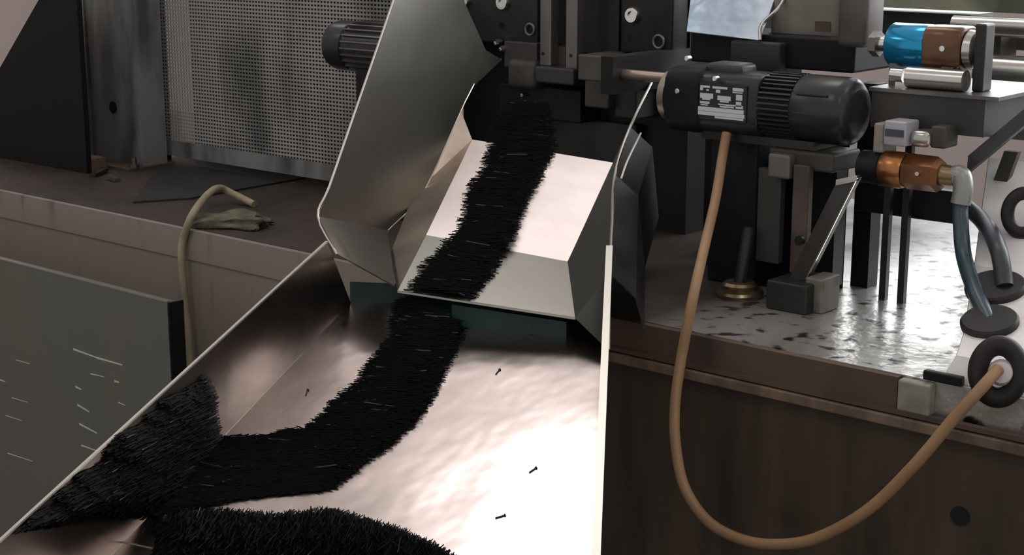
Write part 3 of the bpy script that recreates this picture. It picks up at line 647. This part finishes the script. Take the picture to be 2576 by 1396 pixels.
# ================================================================== right: copper coupling and hoses
cp = thing('hose_coupling', 'orange copper coupling with a steel elbow below the bracket table', 'coupling')
yk = 1.99; zk = PY(2300, 432, yk).z; rk = scale_px(PY(2300, 432, yk))*46
def kX(x): return PY(x, 430, yk).x
def kl(prof, seg=32, sq=0.0): return MB().lathe((0, yk, zk), XA, prof, seg, sq)
kl([(kX(2170), rk*.9), (kX(2208), rk*.95), (kX(2222), rk*1.0), (kX(2224), rk*.9)]).build('rear_collar', 'black', cp, True)
kl([(kX(2222), rk*.92), (kX(2230), rk*1.02), (kX(2272), rk*1.02), (kX(2280), rk*.9)]).build('copper_ring', 'copper', cp, True)
kl([(kX(2280), rk*.92), (kX(2284), rk), (kX(2358), rk*.98), (kX(2372), rk*.8)], 6).build('copper_nut', mat('copper_dark', (.24, .095, .04), .3, .7, (.13, .06, .03), 25), cp)
kl([(kX(2370), rk*.6), (kX(2405), rk*.55)], 20).build('nipple', mat('brass_dull', (.25, .18, .10), .35, .7), cp, True)
el = PY(2425, 425, yk)
MB().tube([Vector((kX(2396), yk, zk)), Vector((el.x-.004, yk, zk+.002)), Vector((el.x+.002, yk-.003, zk-.014)), Vector((el.x+.001, yk-.006, zk-.035))], .0135, 16).build('elbow', mat('elbow_grey', (.30, .31, .29), .4, .5), cp, True)
c = PY(2307, 437, yk-rk); MB().cyl(c-YA*.001, c+YA*.006, .003, 12).build('screw', 'chrome', cp)
MB().box(kX(2180), kX(2200), yk-.01, yk+.10, zk-.01, zk+.01).build('hanger', 'black', cp)
vb = thing('valve_block', 'small white and grey valve block sitting on the copper coupling', 'valve')
ybox(MB(), 2222, 305, 2278, 368, yk-.02, .04, .003).build('body', mat('valve_white', (.42, .42, .46), .4, .2), vb, True)
ybox(MB(), 2226, 326, 2272, 344, yk-.022, .01).build('label_band', mat('valve_band', (.06, .06, .10), .4), vb)
ybox(MB(), 2196, 310, 2222, 385, yk-.015, .04, .003).build('side_plate', 'beige', vb)
ybox(MB(), 2284, 330, 2336, 372, yk-.01, .04, .008).build('plug', 'silver', vb, True)
ybox(MB(), 2340, 318, 2378, 374, yk, .04, .003).build('knuckle', 'olive', vb)
h1 = [Vector((el.x+.001, yk-.006, zk-.028)), PY(2416, 540, yk-.01), PY(2424, 640, yk-.04), PY(2452, 730, yk-.11), PY(2490, 812, 1.83)]
tag(MB().tube(h1, .0105, 14, 8).build('water_hose', 'hose', None, True), 'teal hose hanging from the steel elbow into the lower black grommet', 'hose')
h2 = [PY(2380, 495, yt+.10), PY(2420, 512, yt+.05), PY(2475, 560, yt), PY(2512, 630, yk-.06), PY(2528, 722, 1.90)]
tag(MB().tube(h2, .0115, 14, 8).build('air_hose', 'hose2', None, True), 'dark slate hose arching from the beam into the upper black grommet', 'hose')

# ================================================================== right: white cover sheet with grommets
wc = thing('white_cover', 'bright white sloped cover sheet at the right end of the bed', 'cover')
q0, q1, q2 = PZ(2335, 972), PZ(2440, 700), PZ(2445, 640)
Yc0 = 1.735; bl = Vector((q0.x, Yc0, BED)); 
prof = [(1.735, .0), (1.748, .030), (1.80, .045), (1.95, .095), (2.16, .205)]
rows = [[Vector((q0.x + (0.012 if i else 0) - max(0, y-1.76)*.40, y, BED+z)), Vector((-.30, y, BED+z))] for i, (y, z) in enumerate(prof)]
MB().grid(rows).build('sheet', 'white_sheet', wc, False, .0025)
sd = MB(); sd.grid([[r_[0], Vector((r_[0].x, r_[0].y, BED))] for r_ in rows]); sd.build('side_panel', 'gunmetal', wc, False, .002)
def on_cover(x, y):
    for (ya, za), (yb2, zb2) in zip(prof, prof[1:]):
        p0 = Vector((0, ya, BED+za)); n = Vector((0, -(zb2-za), yb2-ya)).normalized(); p_ = PPL(x, y, p0, n)
        if ya-.001 <= p_.y <= yb2+.001: return p_, n
    return p_, n
for i, (x, y, w_) in enumerate([(2490, 817, 72), (2505, 730, 76)]):
    p_, n = on_cover(x, y); k = scale_px(p_)*w_
    g = MB().lathe(p_-n*.002, n, [(0, k*.97), (.004, k), (.009, k), (.012, k*.93), (.012, 0)], 36)
    tag(g.build('rubber_grommet', 'rubber', None, True), ['flat black rubber grommet on the white cover taking the teal hose', 'flat black rubber grommet on the white cover taking the slate hose'][i], 'grommet', 'grommets on the white cover')
p_ = PY(2512, 935, 1.712); k = scale_px(p_)
tag(MB().torus(p_, Vector((.35, -1, .25)), k*66, k*26, 44, 14, .75).build('rubber_ring', 'rubber', None, True), 'thick black rubber ring round the end of the tan cord', 'ring', 'rubber rings')
tag(MB().lathe(p_+Vector((.004, .0, 0)), Vector((.35, -1, .25)), [(-.012, k*30), (.004, k*34), (.010, k*26), (.012, 0)], 24).build('cord_plug', mat('plug_white', (.66, .63, .64), .35), None, True), 'white plug at the end of the tan cord inside the rubber ring', 'plug')
p_, n = on_cover(2572, 590); k = scale_px(p_)
tag(MB().torus(p_+UPZ*k*55, Vector((.25, -1, .2)), k*50, k*17, 40, 12, .8).build('rubber_ring', 'rubber', None, True), 'black rubber ring standing on the white cover at the right edge', 'ring', 'rubber rings')
e0 = PZ(2338, 1010, -.02)
tag(MB().box(-.858, -.815, YF-.004, YF+.012, BED-.042, BED-.002, .003).build('end_block', mat('end_block_pale', (.33, .34, .29), .5, .1, (.2, .2, .16), 20)), 'pale greenish block closing the right end of the rusty edge strip', 'block')
p_ = PZ(2395, 945); tag(MB().box(p_.x-.02, p_.x+.03, 1.722, 1.732, BED+.0, BED+.012, .002).build('dark_clip', 'black'), 'small black clip between the edge strip and the white cover', 'clip')

# ================================================================== right background
bg = thing('roller_machine', 'blurred silver roller machine in the background at the right', 'machine')
yr = 2.75
for (x, y, rp, x2) in [(2440, 175, 42, 2700), (2440, 232, 20, 2700), (2400, 62, 24, 2700)]:
    c = PY(x, y, yr); k = scale_px(c)*rp; c1 = PY(x2, y, yr)
    MB().cyl(c, Vector((c1.x, c.y, c.z)), k, 28).build('roller', 'silver', bg, True)
ybox(MB(), 2150, -120, 2800, 30, yr+.12, .1).build('rail', 'far_olive', bg)
ybox(MB(), 2120, 30, 2440, 110, yr+.16, .1).build('rail', mat('far_green', (.10, .115, .09), .5, .1, (.06, .07, .06), 6), bg)
ybox(MB(), 2450, 88, 2800, 130, yr+.10, .1).build('rail', 'gunmetal', bg)
xg = PY(2425, 200, yr).x; zg = PY(2500, 262, yr).z
MB().box(xg, xg+1.1, yr+.02, yr+.30, PY(2500, 350, yr).z, zg).build('frame', mat('far_grey', (.10, .10, .095), .5, .2, (.16, .155, .15), 5), bg)
for x_ in (xg+.3, xg+1.04): MB().box(x_, x_+.05, yr+.1, yr+.2, 0, zg-.05).build('leg', 'olive', bg)
MB().box(PY(2505, 100, yr+.05).x, PY(2530, 100, yr+.05).x, yr+.03, yr+.1, zg, PY(2500, 80, yr).z).build('upright', 'olive', bg)
a, b = PY(2440, 412, 2.05), PY(2620, 262, 2.05)
tag(MB().obox(a, b, Vector((0, .0, .012)), Vector((0, .008, 0))).build('brace_bar', mat('brace_slate', (.07, .073, .085), .4, .4)), 'dark diagonal brace bar crossing above the white cover', 'bar')
a, b = PY(2500, 510, 2.12), PY(2548, 380, 2.12)
tag(MB().obox(a, b, XA*.01, YA*.006).build('brace_bar', 'olive'), 'short olive upright strip above the white cover', 'bar')
